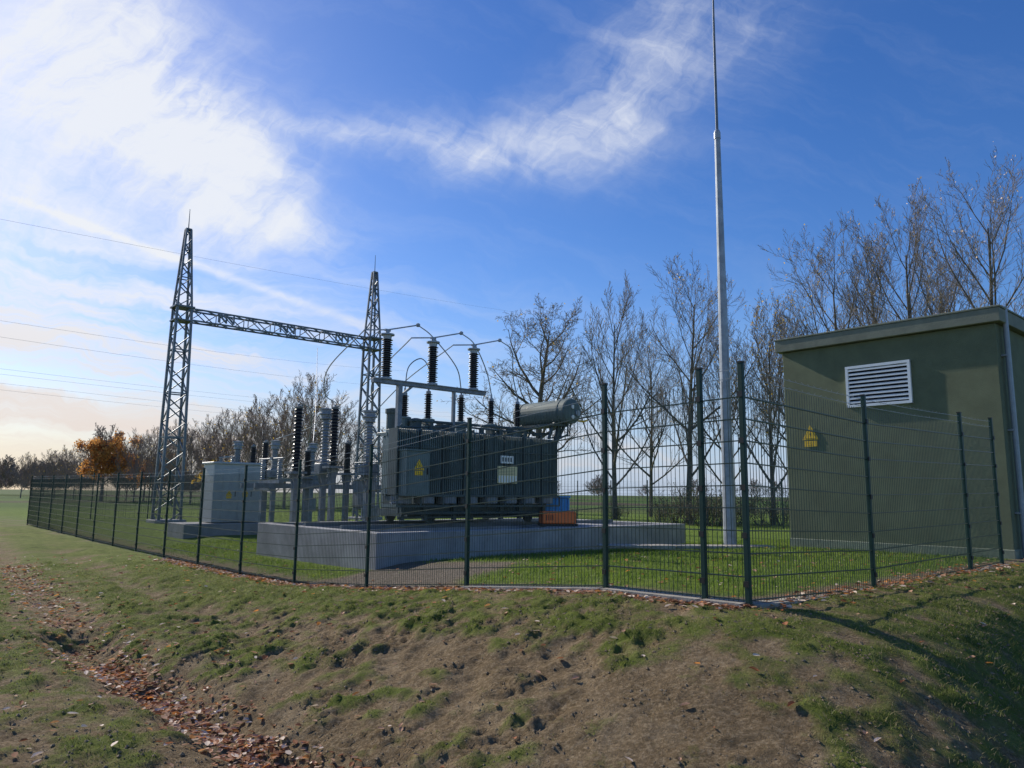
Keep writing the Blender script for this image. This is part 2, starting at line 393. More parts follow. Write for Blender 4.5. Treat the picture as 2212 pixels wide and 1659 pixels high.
# ---------------------------------------------------------------- fence
def post_mesh(h=2.17):
    b=MB(); b.box((0,0,h/2-.2),(.045,.05,h+.4),0,bev=.005); b.box((0,0,h+.008),(.05,.055,.016),1)
    for k in range(5): b.box((-.030,0,.2+k*.42),(.012,.045,.05),1)
    return b
pm=None
def make_post(parent,loc,rz):
    global pm
    if pm is None:
        o=post_mesh().obj('fence_post',['green_paint','blacks'],parent,loc); pm=o.data
    else:
        o=bpy.data.objects.new('fence_post',pm); scene.collection.objects.link(o); o.parent=parent; o.location=loc
    o.rotation_euler=(0,0,rz); return o
def panel(parent,p,q,vs=.05,H=1.95,rw=.0034):
    p=Vector(p);q=Vector(q); d=q-p; l=math.hypot(d.x,d.y); b=MB()
    t=Vector((d.x/l,d.y/l,0)); nrm=Vector((-t.y,t.x,0)); n=int(l/vs)
    for i in range(1,n):
        s=p+d*(i/n); b.tube([s+Vector((0,0,.04)),s+Vector((0,0,.07+H))],rw,4,0,False)
    rows=int(H/.2)
    for k in range(rows+1):
        z=.06+k*.2
        for sg in (-1,1):
            o=nrm*(.009*sg)+Vector((0,0,z)); b.tube([p+o,q+o],.0068,4,0,False)
    b.v=[tuple(Vector(v)-p) for v in b.v]
    o=b.obj('mesh_panel','wire',parent,p-parent.location)
    w=MB()
    for z in (2.05,2.13):
        pts=[p+d*(k/6)+Vector((0,0,z-.012*math.sin(math.pi*k/6))) for k in range(7)]
        w.tube(pts,.0028,4,0,False)
        nb=int(l/.12)
        for i in range(1,nb):
            c=p+d*(i/nb)+Vector((0,0,z)); a=random.uniform(0,3.14); v=Vector((nrm.x*math.cos(a),nrm.y*math.cos(a),math.sin(a)))*.016
            w.tube([c-v,c+v],.0018,3,0,False)
    w.v=[tuple(Vector(v)-p) for v in w.v]
    w.obj('barbed_wire','barb',parent,p-parent.location)
def plinth(parent,p,q,w=.14,up=.0):
    p=Vector(p);q=Vector(q);d=q-p;l=math.hypot(d.x,d.y); rz=math.atan2(d.y,d.x); b=MB(); sl=(q.z-p.z)/2; L2=l/2-.02; x=w/2
    vs=[]
    for zz in (-.3,.035+up):
        for sx,sy in ((-1,-1),(1,-1),(1,1),(-1,1)): vs.append((sx*L2,sy*x,zz+sx*sl*.97))
    b.add(vs,[(3,2,1,0),(4,5,6,7),(0,1,5,4),(1,2,6,5),(2,3,7,6),(3,0,4,7)])
    o=b.obj('concrete_base_board','kerbc',parent,(p+q)/2-parent.location); o.rotation_euler=(0,0,rz)
fence=empty('security_fence',(C[0],C[1],.79),0,'dark green welded mesh security fence with barbed wire','fence')
FLoc=fence.location
bs=[0,.45,1.66]+[4.02+2.467*k for k in range(14)]
pts=[]
for bb in bs: pts.append(Vector((C[0]+E2.x*bb,C[1]+E2.y*bb,float(np.interp(bb,FB,FZ)))))
for i,p in enumerate(pts): make_post(fence,p-FLoc,ANG)
for i in range(len(pts)-1):
    panel(fence,pts[i],pts[i+1])
    if i<9: plinth(fence,pts[i],pts[i+1],.09 if i>2 else .22,-.030 if i>2 else .005)
rp=[pts[0]]+[Vector((C[0]+E1.x*t,C[1]+E1.y*t,z)) for t,z in ((2.5,.72),(5.5,.76),(6.8,.78))]
for p in rp[1:]: make_post(fence,p-FLoc,ANG+R(90))
for i in range(3): panel(fence,rp[i],rp[i+1]); plinth(fence,rp[i],rp[i+1],.20,.0)
fence2=empty('security_fence',(pts[-1].x,pts[-1].y,.16),0,'dark green mesh fence closing the yard below the trees','fence')
rl=[]
for t in np.arange(0,25.1,2.5): rl.append(Vector((pts[-1].x+E1.x*t,pts[-1].y+E1.y*t,0)))
e=rl[-1]
for t in np.arange(2.5,38,2.5): rl.append(Vector((e.x-E2.x*t,e.y-E2.y*t,0)))
for p in rl: p.z=gz(p.x,p.y)
for i,p in enumerate(rl):
    make_post(fence2,p-fence2.location,ANG)
    if i: panel(fence2,rl[i-1],p,.1)

# ---------------------------------------------------------------- shed
Rc=Vector((8.35,12.6,.72))
shed=empty('switchgear_building',Rc,ANG,'olive green rendered flat roofed switchgear building behind the fence','building')
SL=3.96; SD=6.0; SH=4.33
b=MB(); b.box((SD/2,SL/2,(SH-.28)/2-.2),(SD,SL,SH-.28+.4),0,bev=.008); b.obj('wall','render',shed)
b=MB(); b.box((SD/2,SL/2,.02),(SD+.03,SL+.03,.36),0,bev=.01); b.obj('base_course',mat('base_coat',(.24,.26,.19),.95,0,.15,4,.5,80),shed)
b=MB(); b.box((SD/2,SL/2,SH-.15),(SD+.22,SL+.22,.24),0,bev=.008); b.box((SD/2,SL/2,SH-.01),(SD+.25,SL+.25,.035),0,bev=.006)
b.obj('roof','fascia',shed)
v=empty('ventilation_grille',(0,2.02,3.18),0); v.parent=shed
b=MB(); w,h=1.16,.76
for y in (-w/2,w/2): b.box((-.02,y,0),(.06,.05,h+.05),0)
for z in (-h/2,h/2): b.box((-.02,0,z),(.062,w+.05,.05),0)
b.obj('frame','vent',v)
b=MB()
for k in range(9):
    z=-h/2+.05+k*(h-.08)/8.6
    b.add([(-.045,-w/2+.02,z),(-.045,w/2-.02,z),(-.006,w/2-.02,z+.045),(-.006,-w/2+.02,z+.045)],[(0,1,2,3)]); b.box((-.046,0,z+.010),(.006,w-.04,.024),0)
b.obj('louvre_slats','vent',v)
b=MB(); b.box((-.004,0,0),(.004,w,h),0); b.obj('shade_backing','dark',v)  # near-black sheet on the wall paints the shade behind the slats
sign(shed,(-.012,3.42,2.20),R(-90),.26)
b=MB(); b.tube([(.25,-.09,SH+.03),(.25,-.09,-.1)],.045,12,0)
for z in (.8,2.2,3.5): b.box((.25,-.045,z),(.13,.09,.03),0)
b.obj('downpipe','pipe',shed)
b=MB()
for k in range(7):
    b.box((.1+k*.5-3.3,0,0),(.49,.48,.06),0,bev=.006)
o=b.obj('path','kerbc'); o.location=(5.2,15.3,gz(5.2,15.3)+.02); o.rotation_euler=(0,0,0.05); o['kind']='structure'

# ---------------------------------------------------------------- mast
ms=empty('lightning_mast',(4.54,15.7,gz(4.54,15.7)),0,'tall tapered galvanised steel lightning mast with a thin rod','mast')
b=MB(); b.tube([(0,0,-.2),(0,0,9.05)],[.135,.062],12,0); b.box((0,.0,.04),(.36,.36,.03),0); b.obj('pole','galv',ms)
b=MB(); b.lathe([(.075,0),(.075,.14),(.055,.2),(.035,.22)],(0,0,8.98),12,0); b.obj('joint_collar','galv',ms)
b=MB(); b.tube([(0,0,9.1),(0,0,11.5),(.01,0,13.0),(.03,0,16)],[.032,.026,.014,.006],8,0); b.obj('lightning_rod','galv_d',ms)
b=MB(); b.box((0,0,-.05),(.7,.7,.16),0,bev=.02); b.obj('foundation','kerbc',ms)

# ---------------------------------------------------------------- basin
A0=Vector((-2.5,14.2,0))
def W2(a,b_,z=0): p=A0+E1*a+E2*b_; return Vector((p.x,p.y,z))
basin=empty('transformer_basin',(A0.x,A0.y,0),ANG,'grey cast concrete oil containment basin below the transformer','concrete basin')
ZT=1.0; BL,BW=9.6,5.5; T=.25
b=MB()
zc=(ZT-.4)/2+0; hh=ZT+.4
b.box((BL/2,T/2,zc),(BL,T,hh),0,bev=.012); b.box((BL/2,BW-T/2,zc),(BL,T,hh),0,bev=.012)
b.box((T/2,BW/2,zc),(T,BW-2*T-.004,hh),0,bev=.012); b.box((BL-T/2,BW/2,zc),(T,BW-2*T-.004,hh),0,bev=.012)
b.obj('basin_wall','concrete',basin)
b=MB(); b.box((BL/2,BW/2,.70),(BL-2*T,BW-2*T,.1),0); b.obj('gravel_bed','gravel',basin)
b=MB()
for y in (1.75,3.4): b.box((BL/2-.4,y,.86),(BL-2*T-.6,.4,.25),0); b.box((BL/2-.4,y,1.03),(BL-1.2,.07,.09),1)
b.obj('support_rail',['concrete','galv_d'],basin)

# ---------------------------------------------------------------- insulators helper
def ribs(r0,r1,z0,z1,n):
    pr=[]; dz=(z1-z0)/n
    for i in range(n):
        z=z0+i*dz; pr+=[(r0,z),(r0,z+dz*.35),(r1 if i%2==0 else r1*.86,z+dz*.55),(r1*.98 if i%2==0 else r1*.84,z+dz*.65),(r0,z+dz*.95)]
    return pr

# ---------------------------------------------------------------- transformer
tr=empty('power_transformer',(A0.x,A0.y,1.08),ANG,'grey green power transformer with radiators above the concrete basin','transformer')
ZB=1.08
def z_(z): return z-ZB
b=MB()
b.box((3.9,2.6,z_(2.25)),(3.6,1.6,1.75),0,bev=.04)
b.box((3.9,2.6,z_(3.16)),(3.8,1.8,.07),0,bev=.01); 
for k in range(7): 
    b.box((2.3+k*.53,1.77,z_(2.2)),(.06,.06,1.6),0); b.box((2.3+k*.53,3.43,z_(2.2)),(.06,.06,1.6),0)
b.box((3.9,2.6,z_(1.30)),(3.9,1.3,.16),1)
b.box((3.6,1.62,z_(1.40)),(4.3,.10,.22),1)
for x in (2.4,5.4):
    for y in (1.75,3.4): b.lathe([(.11,-.05),(.13,-.05),(.13,.03),(.11,.03)],(x,y,z_(1.19)),16,1,'y'); b.box((x,y,z_(1.28)),(.3,.14,.12),1)
for x in (1.5,2.1,2.9,3.4,4.3,4.9,5.7): b.box((x,1.5,z_(1.36)),(.09,.09,.40),1)
b.tube([(1.4,1.35,z_(1.32)),(5.9,1.35,z_(1.30))],.035,8,1); b.tube([(1.4,1.5,z_(1.22)),(6.1,1.5,z_(1.22))],.03,8,1)
b.obj('tank',['trafo','trafo_d'],tr)
def radiator():
    b=MB()
    for k in range(10):
        b.box((.02+k*.0565,0,.70),(.018,.50,1.40),0,bev=.005)
    b.tube([(0,.22,1.30),(.55,.22,1.30)],.045,8,0); b.tube([(0,.22,.10),(.55,.22,.10)],.045,8,0)
    b.box((.275,-.16,.70),(.50,.006,1.30),0)
    b.box((.275,-.256,1.02),(.54,.014,.022),1);b.box((.275,-.256,.36),(.54,.014,.022),1)
    b.box((-.012,-.1,.70),(.018,.34,1.42),1)
    b.tube([(.26,.25,1.30),(.26,.42,1.30)],.05,8,0); b.tube([(.26,.25,.1),(.26,.42,.1)],.05,8,0)
    return b
r0=radiator().obj('radiator',['trafo','trafo_d'],tr,(1.15,1.45,z_(1.72)))
for k in range(1,8):
    r=r0.copy(); scene.collection.objects.link(r); r.location=(1.15+k*.605,1.45,z_(1.72))
for k in range(5):
    r=r0.copy(); scene.collection.objects.link(r); r.location=(2.5+k*.585+.53,3.75,z_(1.72)); r.rotation_euler=(0,0,math.pi)
b=MB(); b.lathe([(.20,0),(.23,0),(.23,.17),(.20,.17),(.20,.02)],(0,0,0),20,0)
b.lathe([(.07,-.06),(.07,.09)],(0,0,0),10,1)
for k in range(6):
    a=k*math.pi/3; c,s=math.cos(a),math.sin(a)
    b.add([(c*.05,s*.05,.04),(c*.18-s*.05,s*.18+c*.05,.05),(c*.18+s*.05,s*.18-c*.05,.08)],[(0,1,2)],1)
b.box((0,0,-.01),(.46,.03,.02),0)
f0=b.obj('cooling_fan',['galv_s','trafo_d'],tr,(1.42,1.42,z_(1.53)))
for k in range(1,8):
    f=f0.copy(); scene.collection.objects.link(f); f.location=(1.42+k*.605,1.42,z_(1.53))
b=MB(); b.box((3.55,1.20,z_(1.70)),(4.8,.05,.05),0); b.box((3.55,1.64,z_(1.70)),(4.8,.05,.05),0); b.box((3.55,1.165,z_(1.47)),(4.8,.02,.04),0)
for k in range(9): b.box((1.16+k*.60,1.165,z_(1.58)),(.03,.02,.24),0)
b.tube([(1.2,1.68,z_(3.08)),(5.9,1.68,z_(3.08))],.06,10,0); b.tube([(1.2,1.68,z_(1.86)),(5.9,1.68,z_(1.86))],.05,10,0)
for x in (2.4,3.6,4.8,5.6): b.tube([(x,1.68,z_(3.08)),(x,1.9,z_(3.0))],.05,8,0); b.tube([(x,1.68,z_(1.86)),(x,1.9,z_(1.86))],.05,8,0)
b.obj('cooler_pipework','trafo_d',tr)
cc=empty('control_cabinet',(1.25,.95,z_(1.66)),0); cc.parent=tr
b=MB(); b.box((.25,.1,.50),(.60,.30,.95),0,bev=.012); b.box((.25,.1,.99),(.66,.36,.03),0); b.obj('housing','trafo',cc)
b=MB(); b.box((.25,-.058,.50),(.53,.012,.86),0,bev=.004); b.box((.47,-.072,.55),(.02,.02,.14),1); b.obj('door',['trafo','blacks'],cc)
sign(cc,(.25,-.072,.58),0,.20)
b=MB(); b.box((1.62,2.0,z_(2.35)),(.42,.45,1.3),0,bev=.02); b.box((1.62,2.0,z_(3.03)),(.48,.52,.04),0)
b.box((1.7,2.0,z_(1.6)),(.5,.4,.2),1)
b.obj('tap_changer_drive',['trafo','trafo_d'],tr)
b=MB(); b.box((0,0,0),(.62,.008,.40),0)
for k in range(7): b.box((-.26+k*.087,-.006,-.10),(.05,.004,.16),1)
for k in range(5): b.box((-.02,-.006,.15-k*.035),(.5,.003,.008),2)
b.obj('rating_plate',['plate_y','white','galv_d'],tr,(4.22,1.165,z_(2.20)))
b=MB(); b.box((0,0,0),(.40,.008,.18),0)
for k in range(4): b.box((-.13+k*.085,-.006,0),(.05,.004,.10),1)
b.obj('notice_plate',['white','galv_d'],tr,(4.20,1.165,z_(2.56)))
b=MB()
for (x,y,h,r) in ((2.2,2.1,.25,.14),(2.6,3.0,.3,.12),(3.3,2.9,.2,.16),(4.2,3.0,.32,.12),(5.2,2.9,.25,.14),(1.9,2.6,.5,.16),(3.2,2.1,.2,.1),(5.0,2.0,.22,.1)):
    b.lathe([(r,0),(r,h*.8),(r*1.2,h*.8),(r*1.2,h),(r*.4,h+.03)],(x,y,z_(3.19)),14,0)
b.tube([(2.0,2.0,z_(3.4)),(5.6,2.0,z_(3.42)),(6.15,2.0,z_(3.55))],.035,8,0)
b.tube([(2.3,3.2,z_(3.3)),(5.5,3.2,z_(3.34))],.03,8,0)
b.tube([(1.5,1.8,z_(3.2)),(3.4,1.8,z_(3.32)),(5.7,1.8,z_(3.30))],.022,8,0)
for x in (2.4,3.0,3.9,4.5,5.3): b.tube([(x,1.8,z_(3.3)),(x,2.4,z_(3.42))],.02,6,0); b.box((x,1.78,z_(3.26)),(.1,.08,.16),0)
b.box((2.9,1.95,z_(3.27)),(.35,.25,.16),0); b.box((4.4,1.95,z_(3.25)),(.25,.25,.12),0)
for x in (1.4,2.0,2.7,3.4,4.1,5.0,5.6): b.tube([(x,1.45,z_(3.10)),(x,1.45,z_(3.22)),(x+.1,1.6,z_(3.24)),(x+.1,1.72,z_(3.14))],.022,6,0)
b.obj('lid_fittings','trafo_d',tr)
def bushing(x,y,z0,h,dark='black_ins'):
    b=MB(); b.lathe([(.14,-.30),(.14,-.04),(.17,-.04),(.17,0),(.11,.02)],(0,0,0),16,0)
    b.lathe(ribs(.06,.105,.02,h,11),(0,0,0),16,1)
    b.lathe([(.06,h),(.06,h+.06),(.025,h+.08),(.02,h+.18)],(0,0,0),12,2)
    return b.obj('bushing',['trafo',dark,'galv'],tr,(x,y,z_(z0)))
for x,h,zb in ((2.07,.52,3.5),(2.74,.62,3.5),(3.73,.62,3.5),(4.70,.62,3.5),(5.60,.62,3.5)): bushing(x,2.4,zb,h)
b=MB(); BZ=4.22
b.box((2.55,2.0,z_(BZ)),(3.2,.12,.10),0,bev=.005)
b.box((2.55,1.93,z_(BZ)+.045),(3.2,.03,.025),0)
b.box((1.66,2.0,z_(3.65)),(.11,.11,1.04),0); b.box((1.66,2.0,z_(3.12)),(.25,.25,.03),0)
b.box((3.2,2.0,z_(3.70)),(.07,.07,.95),0)
b.bar((1.65,2.0,z_(3.9)),(2.0,2.0,z_(4.18)),.05)
b.obj('arrester_frame','galv_s',tr)
def arrester(x):
    b=MB(); b.lathe([(.13,0),(.13,.04),(.08,.06)],(0,0,0),14,0)
    b.lathe(ribs(.08,.13,.06,.92,17),(0,0,0),16,1)
    b.lathe([(.09,.92),(.10,1.0),(.16,1.01),(.16,1.04),(.05,1.05),(.04,1.13)],(0,0,0),14,0)
    return b.obj('surge_arrester',['galv','black_ins'],tr,(x,2.0,z_(BZ+.05)),False)
for x in (1.3,2.56,3.79): arrester(x)
cn=empty('oil_conservator',(6.2,.95,z_(3.87)),0); cn.parent=tr
b=MB(); r=.325
b.lathe([(.05,-.05),(.2,-.045),(r*.96,0),(r,.04),(r,1.92),(r*.96,1.96),(.2,2.0)],(0,0,0),28,0,'y')
for y in (.25,1.7): b.lathe([(r+.012,0),(r+.012,.05)],(0,y,0),28,0,'y')
b.obj('drum',mat('conservator_paint',(.12,.16,.15),.65,0,.12,3,spec=.3),cn,smooth=False)
b=MB(); b.lathe([(.06,0),(.075,.0),(.075,.03)],(.13,-.09,-.05),14,0,'y'); b.lathe([(.05,0),(.05,.03)],(-.05,-.09,.1),12,1,'y'); b.lathe([(.05,0),(.05,.03)],(-.04,-.09,-.16),12,1,'y')
b.obj('oil_gauge',['galv','white'],cn)
b=MB(); b.tube([(.3,.1,-.22),(.42,.0,-.24),(.52,-.05,-.20)],.025,8,0); b.obj('breather_pipe','yellow',cn)
b=MB()
for y in (.35,1.6): b.bar((-.1,y,-.30),(-.30,y,-.95),.09); b.bar((.1,y,-.31),(-.5,y,-1.2),.06); b.bar((-.3,y,-.3),(-.5,y,-.72),.06)
b.box((-.2,1.0,-.36),(.5,1.6,.06),0); b.tube([(-.1,.7,-.34),(-.1,.7,-.55),(-.55,.9,-.6)],.04,8,0)
b.tube([(.0,.15,-.28),(-.05,.12,-.6),(-.4,.3,-.8)],.025,8,0); b.tube([(.08,.15,-.28),(.06,.15,-.62),(-.4,.5,-.7)],.02,8,0)
b.obj('support_bracket','trafo_d',cn)
def curve(pts,n=8):
    P=[Vector(p) for p in pts]; out=[]
    P=[P[0]*2-P[1]]+P+[P[-1]*2-P[-2]]
    for i in range(1,len(P)-2):
        for k in range(n):
            t=k/n; a,b_,c,d=P[i-1],P[i],P[i+1],P[i+2]
            out.append(.5*((2*b_)+(-a+c)*t+(2*a-5*b_+4*c-d)*t*t+(-a+3*b_-3*c+d)*t**3))
    out.append(P[-2]); return out
TOP=BZ+.05+1.13
for x,xb,xe in ((1.3,3.73,.0),(2.56,4.70,1.2),(3.79,5.60,2.4)):
    b=MB()
    b.tube([(x-.45,2.25,z_(TOP-.02)),(x,2.0,z_(TOP+.01)),(x+.75,1.9,z_(TOP+.22))],.016,6,0)
    b.tube(curve([(x+.75,1.9,z_(TOP+.22)),(x+1.25,2.0,z_(TOP+.02)),(xb-.25,2.3,z_(4.85)),(xb,2.4,z_(4.30))]),.014,6,0)
    b.lathe([(.03,0),(.05,.02),(.05,.06),(.03,.08)],(x+.75,1.9,z_(TOP+.18)),8,0)
    b.box((x,2.0,z_(TOP)),(.14,.05,.05),0)
    b.obj('conductor_loop','galv',tr)
b=MB(); b.tube(curve([(2.07,2.4,z_(4.15)),(2.15,2.4,z_(4.7)),(2.5,2.4,z_(4.95)),(2.75,2.4,z_(4.7)),(2.74,2.4,z_(4.2))]),.013,6,0); b.obj('conductor_loop','galv_d',tr)

oc=empty('portable_compressor',(*W2(5.45,.72)[:2],ZT+.0),ANG-.6,'orange painted box shaped pump unit standing on the basin edge','pump unit')
b=MB(); b.box((0,0,.20),(.85,.42,.30),0,bev=.03); b.obj('housing','orange',oc)
b=MB(); b.box((0,0,.03),(.9,.46,.05),0); [b.tube([(x,y,.05),(x,y,.40)],.010,6,0) for x in (-.42,.42) for y in (-.22,.22)]
b.obj('carrying_frame','blacks',oc)
b=MB(); 
for k in range(4): b.box((-.3+k*.05,-.214,.20),(.012,.008,.12),0)
b.obj('vent_grille','dark',oc)
bc=empty('storage_crate',(*W2(6.28,1.66)[:2],ZT),ANG-.6,'blue ribbed storage crate on the basin behind the pump','crate')
b=MB(); b.box((0,0,.33),(.68,.5,.66),0,bev=.02); [b.box((-.30+k*.15,-.26,.33),(.03,.03,.64),0) for k in range(5)]; b.obj('body','blue',bc)
b=MB(); b.box((0,0,.69),(.72,.56,.05),0,bev=.01); b.obj('lid','blue',bc)
b=MB(); b.box((6.2,1.3,.92),(2.3,2.1,.155),0,bev=.01); b.obj('cover_slab','concrete',basin)

# ---------------------------------------------------------------- station service cabinet
cx=Vector((-9.5,24.0,0)); czg=gz(-9.5,24.)
sc=empty('service_cabinet',(cx.x,cx.y,czg),ANG,'light grey sheet metal housing on a concrete plinth with warning signs','metal cabinet')
b=MB(); b.box((.55,.5,.10),(2.9,1.6,.55),0,bev=.02); b.obj('plinth','concrete',sc)
b=MB(); b.box((.82,.48,1.33),(1.63,.95,1.86),0,bev=.015)
for k in range(4): b.box((.03+k*.526,-.0,1.30),(.03,.025,1.8),0)
b.obj('housing','cab',sc)
b=MB(); b.box((.82,.48,2.29),(1.75,1.07,.07),0,bev=.015); b.obj('roof','cab',sc)
for x in (.55,1.08): 
    b=MB(); b.box((x,-.006,1.3),(.48,.014,1.66),0,bev=.004); b.box((x+.17,-.02,1.3),(.02,.02,.16),1); b.obj('door',['cab','blacks'],sc)
sign(sc,(.52,-.022,1.25),0,.16,text=False); sign(sc,(1.05,-.022,1.3),0,.16,text=False)

# ---------------------------------------------------------------- gantry
gt=empty('line_gantry',(-15.,33.,.35),ANG,'galvanised lattice steel portal gantry with two tapered towers','gantry')
GL=9.85
def lattice(b,cx_,w0,w1,z0,z1,n,lw=.075,bw=.045):
    def wz(z): return w0+(w1-w0)*(z-z0)/(z1-z0)
    cs=[(-1,-1),(1,-1),(1,1),(-1,1)]
    for sx,sy in cs: b.bar((cx_+sx*w0,sy*w0,z0),(cx_+sx*w1,sy*w1,z1),lw)
    zs=[z0+(z1-z0)*i/n for i in range(n+1)]
    for i in range(n):
        za,zb=zs[i],zs[i+1]; wa,wb=wz(za),wz(zb)
        for k in range(4):
            p,q=cs[k],cs[(k+1)%4]
            if (i+k)%2: p,q=q,p
            b.bar((cx_+p[0]*wa,p[1]*wa,za),(cx_+q[0]*wb,q[1]*wb,zb),bw)
            if i%3==0: b.bar((cx_+p[0]*wa,p[1]*wa,za),(cx_+q[0]*wa,q[1]*wa,za),bw)
for i,x in enumerate((0,GL)):
    b=MB(); lattice(b,x,.46,.31,-.2,9.6,15,.10,.050); lattice(b,x,.31,.10,9.6,13.3,8,.08,.045); b.box((x,0,13.32),(.26,.26,.06),0)
    b.box((x,0,9.62),(.85,.85,.07),0); b.box((x,0,9.0),(.8,.8,.06),0)
    b.obj('lattice_tower','galv_d',gt)
    b=MB(); b.tube([(x,0,13.3),(x,0,14.3)],[.025,.012],6,0); b.obj('lightning_rod','galv_d',gt)
    b=MB(); b.box((x,0,-.1),(1.3,1.3,.5),0,bev=.03); b.obj('foundation','concrete',gt)
b=MB()
ch=[(-.27,9.05),(.27,9.05),(.27,9.58),(-.27,9.58)]
n=14
for y,z in ch: b.bar((.3,y,z),(GL-.3,y,z),.07)
for i in range(n):
    xa=.3+(GL-.6)*i/n; xb=.3+(GL-.6)*(i+1)/n
    for k in range(4):
        p,q=ch[k],ch[(k+1)%4]
        if i%2: p,q=q,p
        b.bar((xa,p[0],p[1]),(xb,q[0],q[1]),.040)
    if i%2==0:
        for k in range(4):
            p,q=ch[k],ch[(k+1)%4]; b.bar((xa,p[0],p[1]),(xa,q[0],q[1]),.035)
b.obj('lattice_crossbeam','galv_d',gt)
for x in (1.9,4.9,7.9):
    b=MB(); 
    for s in (-.35,0,.35): b.box((x+s,-.30,9.34),(.07,.05,.42),0); 
    b.bar((x-.35,-.32,9.5),(x,-.32,9.15),.07); b.bar((x,-.32,9.5),(x+.35,-.32,9.15),.07)
    b.lathe([(.05,0),(.05,.14)],(x,-.3,8.88),8,0)
    b.obj('conductor_clamp','galv_d',gt)

# ---------------------------------------------------------------- switchyard apparatus
def stand(parent,h,w=.36):
    b=MB(); b.box((0,0,h/2-.1),(.15,.15,h+.2),0); b.box((0,0,.03),(.36,.36,.04),0)
    for s in (-1,1): b.bar((s*.05,0,h-.45),(s*w*.5,0,h-.04),.05)
    b.box((0,0,h),(w+.14,w+.14,.06),0)
    b.obj('steel_stand','galv_s',parent)
def ct(x,y,z0,z1,g='current transformers on steel stands'):
    g0=gz(x,y); e=empty('current_transformer',(x,y,g0),ANG,'grey porcelain current transformer with round metal head on steel stand','current transformer',g)
    s=z0-g0-.25; stand(e,s); b=MB(); b.box((0,0,s+.15),(.42,.38,.24),0,bev=.02); b.box((.22,0,s+.12),(.1,.2,.16),0); b.obj('base_box','galv_s',e)
    h=z1-z0-.32; b=MB(); b.lathe(ribs(.085,.14,0,h,14),(0,0,s+.27),16,0); b.obj('insulator','grey_ins',e)
    b=MB(); b.lathe([(.14,0),(.16,.02),(.15,.05),(.15,.12),(.21,.14),(.21,.17),(.16,.19),(.16,.26),(.20,.28),(.20,.31),(.05,.33)],(0,0,s+.27+h),18,0)
    b.box((0,.2,s+.27+h+.1),(.06,.14,.03),0); b.box((0,-.2,s+.27+h+.1),(.06,.14,.03),0); b.obj('metal_head','grey_ins',e)
    return e
def arr(x,y,z0,z1,g='black post insulators on steel stands'):
    g0=gz(x,y); e=empty('post_insulator',(x,y,g0),ANG,'black ribbed polymer insulator column on galvanised steel stand','insulator',g)
    s=z0-g0; stand(e,s,.3); h=z1-z0-.12; b=MB(); b.lathe(ribs(.085,.135,0,h,18),(0,0,s+.03),16,0); b.obj('insulator','black_ins',e)
    b=MB(); b.lathe([(.10,0),(.11,.05),(.04,.07),(.03,.12)],(0,0,s+.03+h),12,0); b.box((0,-.1,s+h+.1),(.05,.2,.03),0); b.obj('terminal_cap','galv_d',e)
    return e
for (r_,y,z0,z1) in ((-.191,20.7,2.50,3.98),(-.250,21.7,2.55,4.15),(-.316,28,2.55,3.62),(-.266,27.5,2.4,3.5),(-.366,29,2.6,3.65)):
    ct(r_*y,y,z0,z1)
for (r_,y,z0,z1) in ((-.287,19.9,2.25,4.05),(-.238,21.3,2.45,4.2),(-.329,26,2.1,3.5),(-.345,28.5,2.2,3.5),(-.219,23,2.3,3.3),(-.272,24,2.2,3.1)):
    arr(r_*y,y,z0,z1)
def disc(x,y,z):
    g0=gz(x,y); e=empty('disconnector_switch',(x,y,g0),ANG,'three pole disconnector with grey insulators on a steel beam frame','disconnector')
    h=z-g0
    b=MB(); 
    for xx in (-1.8,1.8):
        b.box((xx,0,h/2-.1),(.16,.16,h+.2),0); b.box((xx,0,h+.0),(.14,1.2,.10),0)
    for yy in (-.5,.5): b.box((0,yy,h+.12),(4.6,.10,.14),0)
    for xx in (-1.6,0,1.6): b.box((xx,0,h+.24),(.14,1.5,.10),0)
    b.obj('steel_frame','galv_s',e)
    for xx in (-1.6,0,1.6):
        for yy in (-.6,.6):
            b=MB(); b.lathe(ribs(.05,.09,0,.6,9),(xx,yy,h+.29),12,0); b.obj('insulator','grey_ins',e)
        b=MB(); b.tube([(xx,-.8,h+.93),(xx,.8,h+.93)],.025,8,0); b.box((xx,0,h+.93),(.08,.16,.08),0); b.obj('contact_arm','galv_s',e)
    b=MB(); b.box((1.8,-.25,h*.5),(.35,.25,.5),0,bev=.01); b.obj('drive_box','galv_s',e)
disc(-6.0,23.6,1.80); 
disc(-9.6,29.5,2.1)
e=empty('marshalling_box',(-4.4,22.6,gz(-4.4,22.6)),ANG,'small grey control box on legs beside the insulator stands','control box')
b=MB(); b.box((0,0,1.35),(.6,.35,.8),0,bev=.02); b.box((0,0,1.78),(.68,.43,.04),0); b.obj('housing','galv_s',e)
b=MB(); [b.box((x,0,.45),(.06,.06,1.0),0) for x in (-.22,.22)]; b.obj('leg','galv_s',e)
def cond(name,pts,r=.014,label='sagging bare aluminium conductor between insulator tops',mt='galv'):
    b=MB(); P=curve(pts); o=P[0].copy(); b.tube([p-o for p in P],r,6,0); ob=b.obj(name,mt,None,o); tag(ob,label,'conductor','conductors in the switchyard'); return ob
tp=lambda x:W2(x-.45,2.25,TOP-.02)
cond('overhead_conductor',[tp(1.3),(-4.5,18.0,4.75),(-5.0,19.8,4.35),(-.238*21.3,21.3,4.3)])
cond('overhead_conductor',[tp(2.56),(-3.6,19.2,4.7),(-3.85,20.5,4.1),(-.191*20.7,20.7,4.05)])
cond('overhead_conductor',[tp(3.79),(-2.9,20.0,4.75),(-4.2,21.5,3.8),(-.219*23,23,3.4)])
cond('overhead_conductor',[(-.287*19.9,19.9,4.15),(-5.8,21.5,4.0),(-.272*24,24,3.2)])
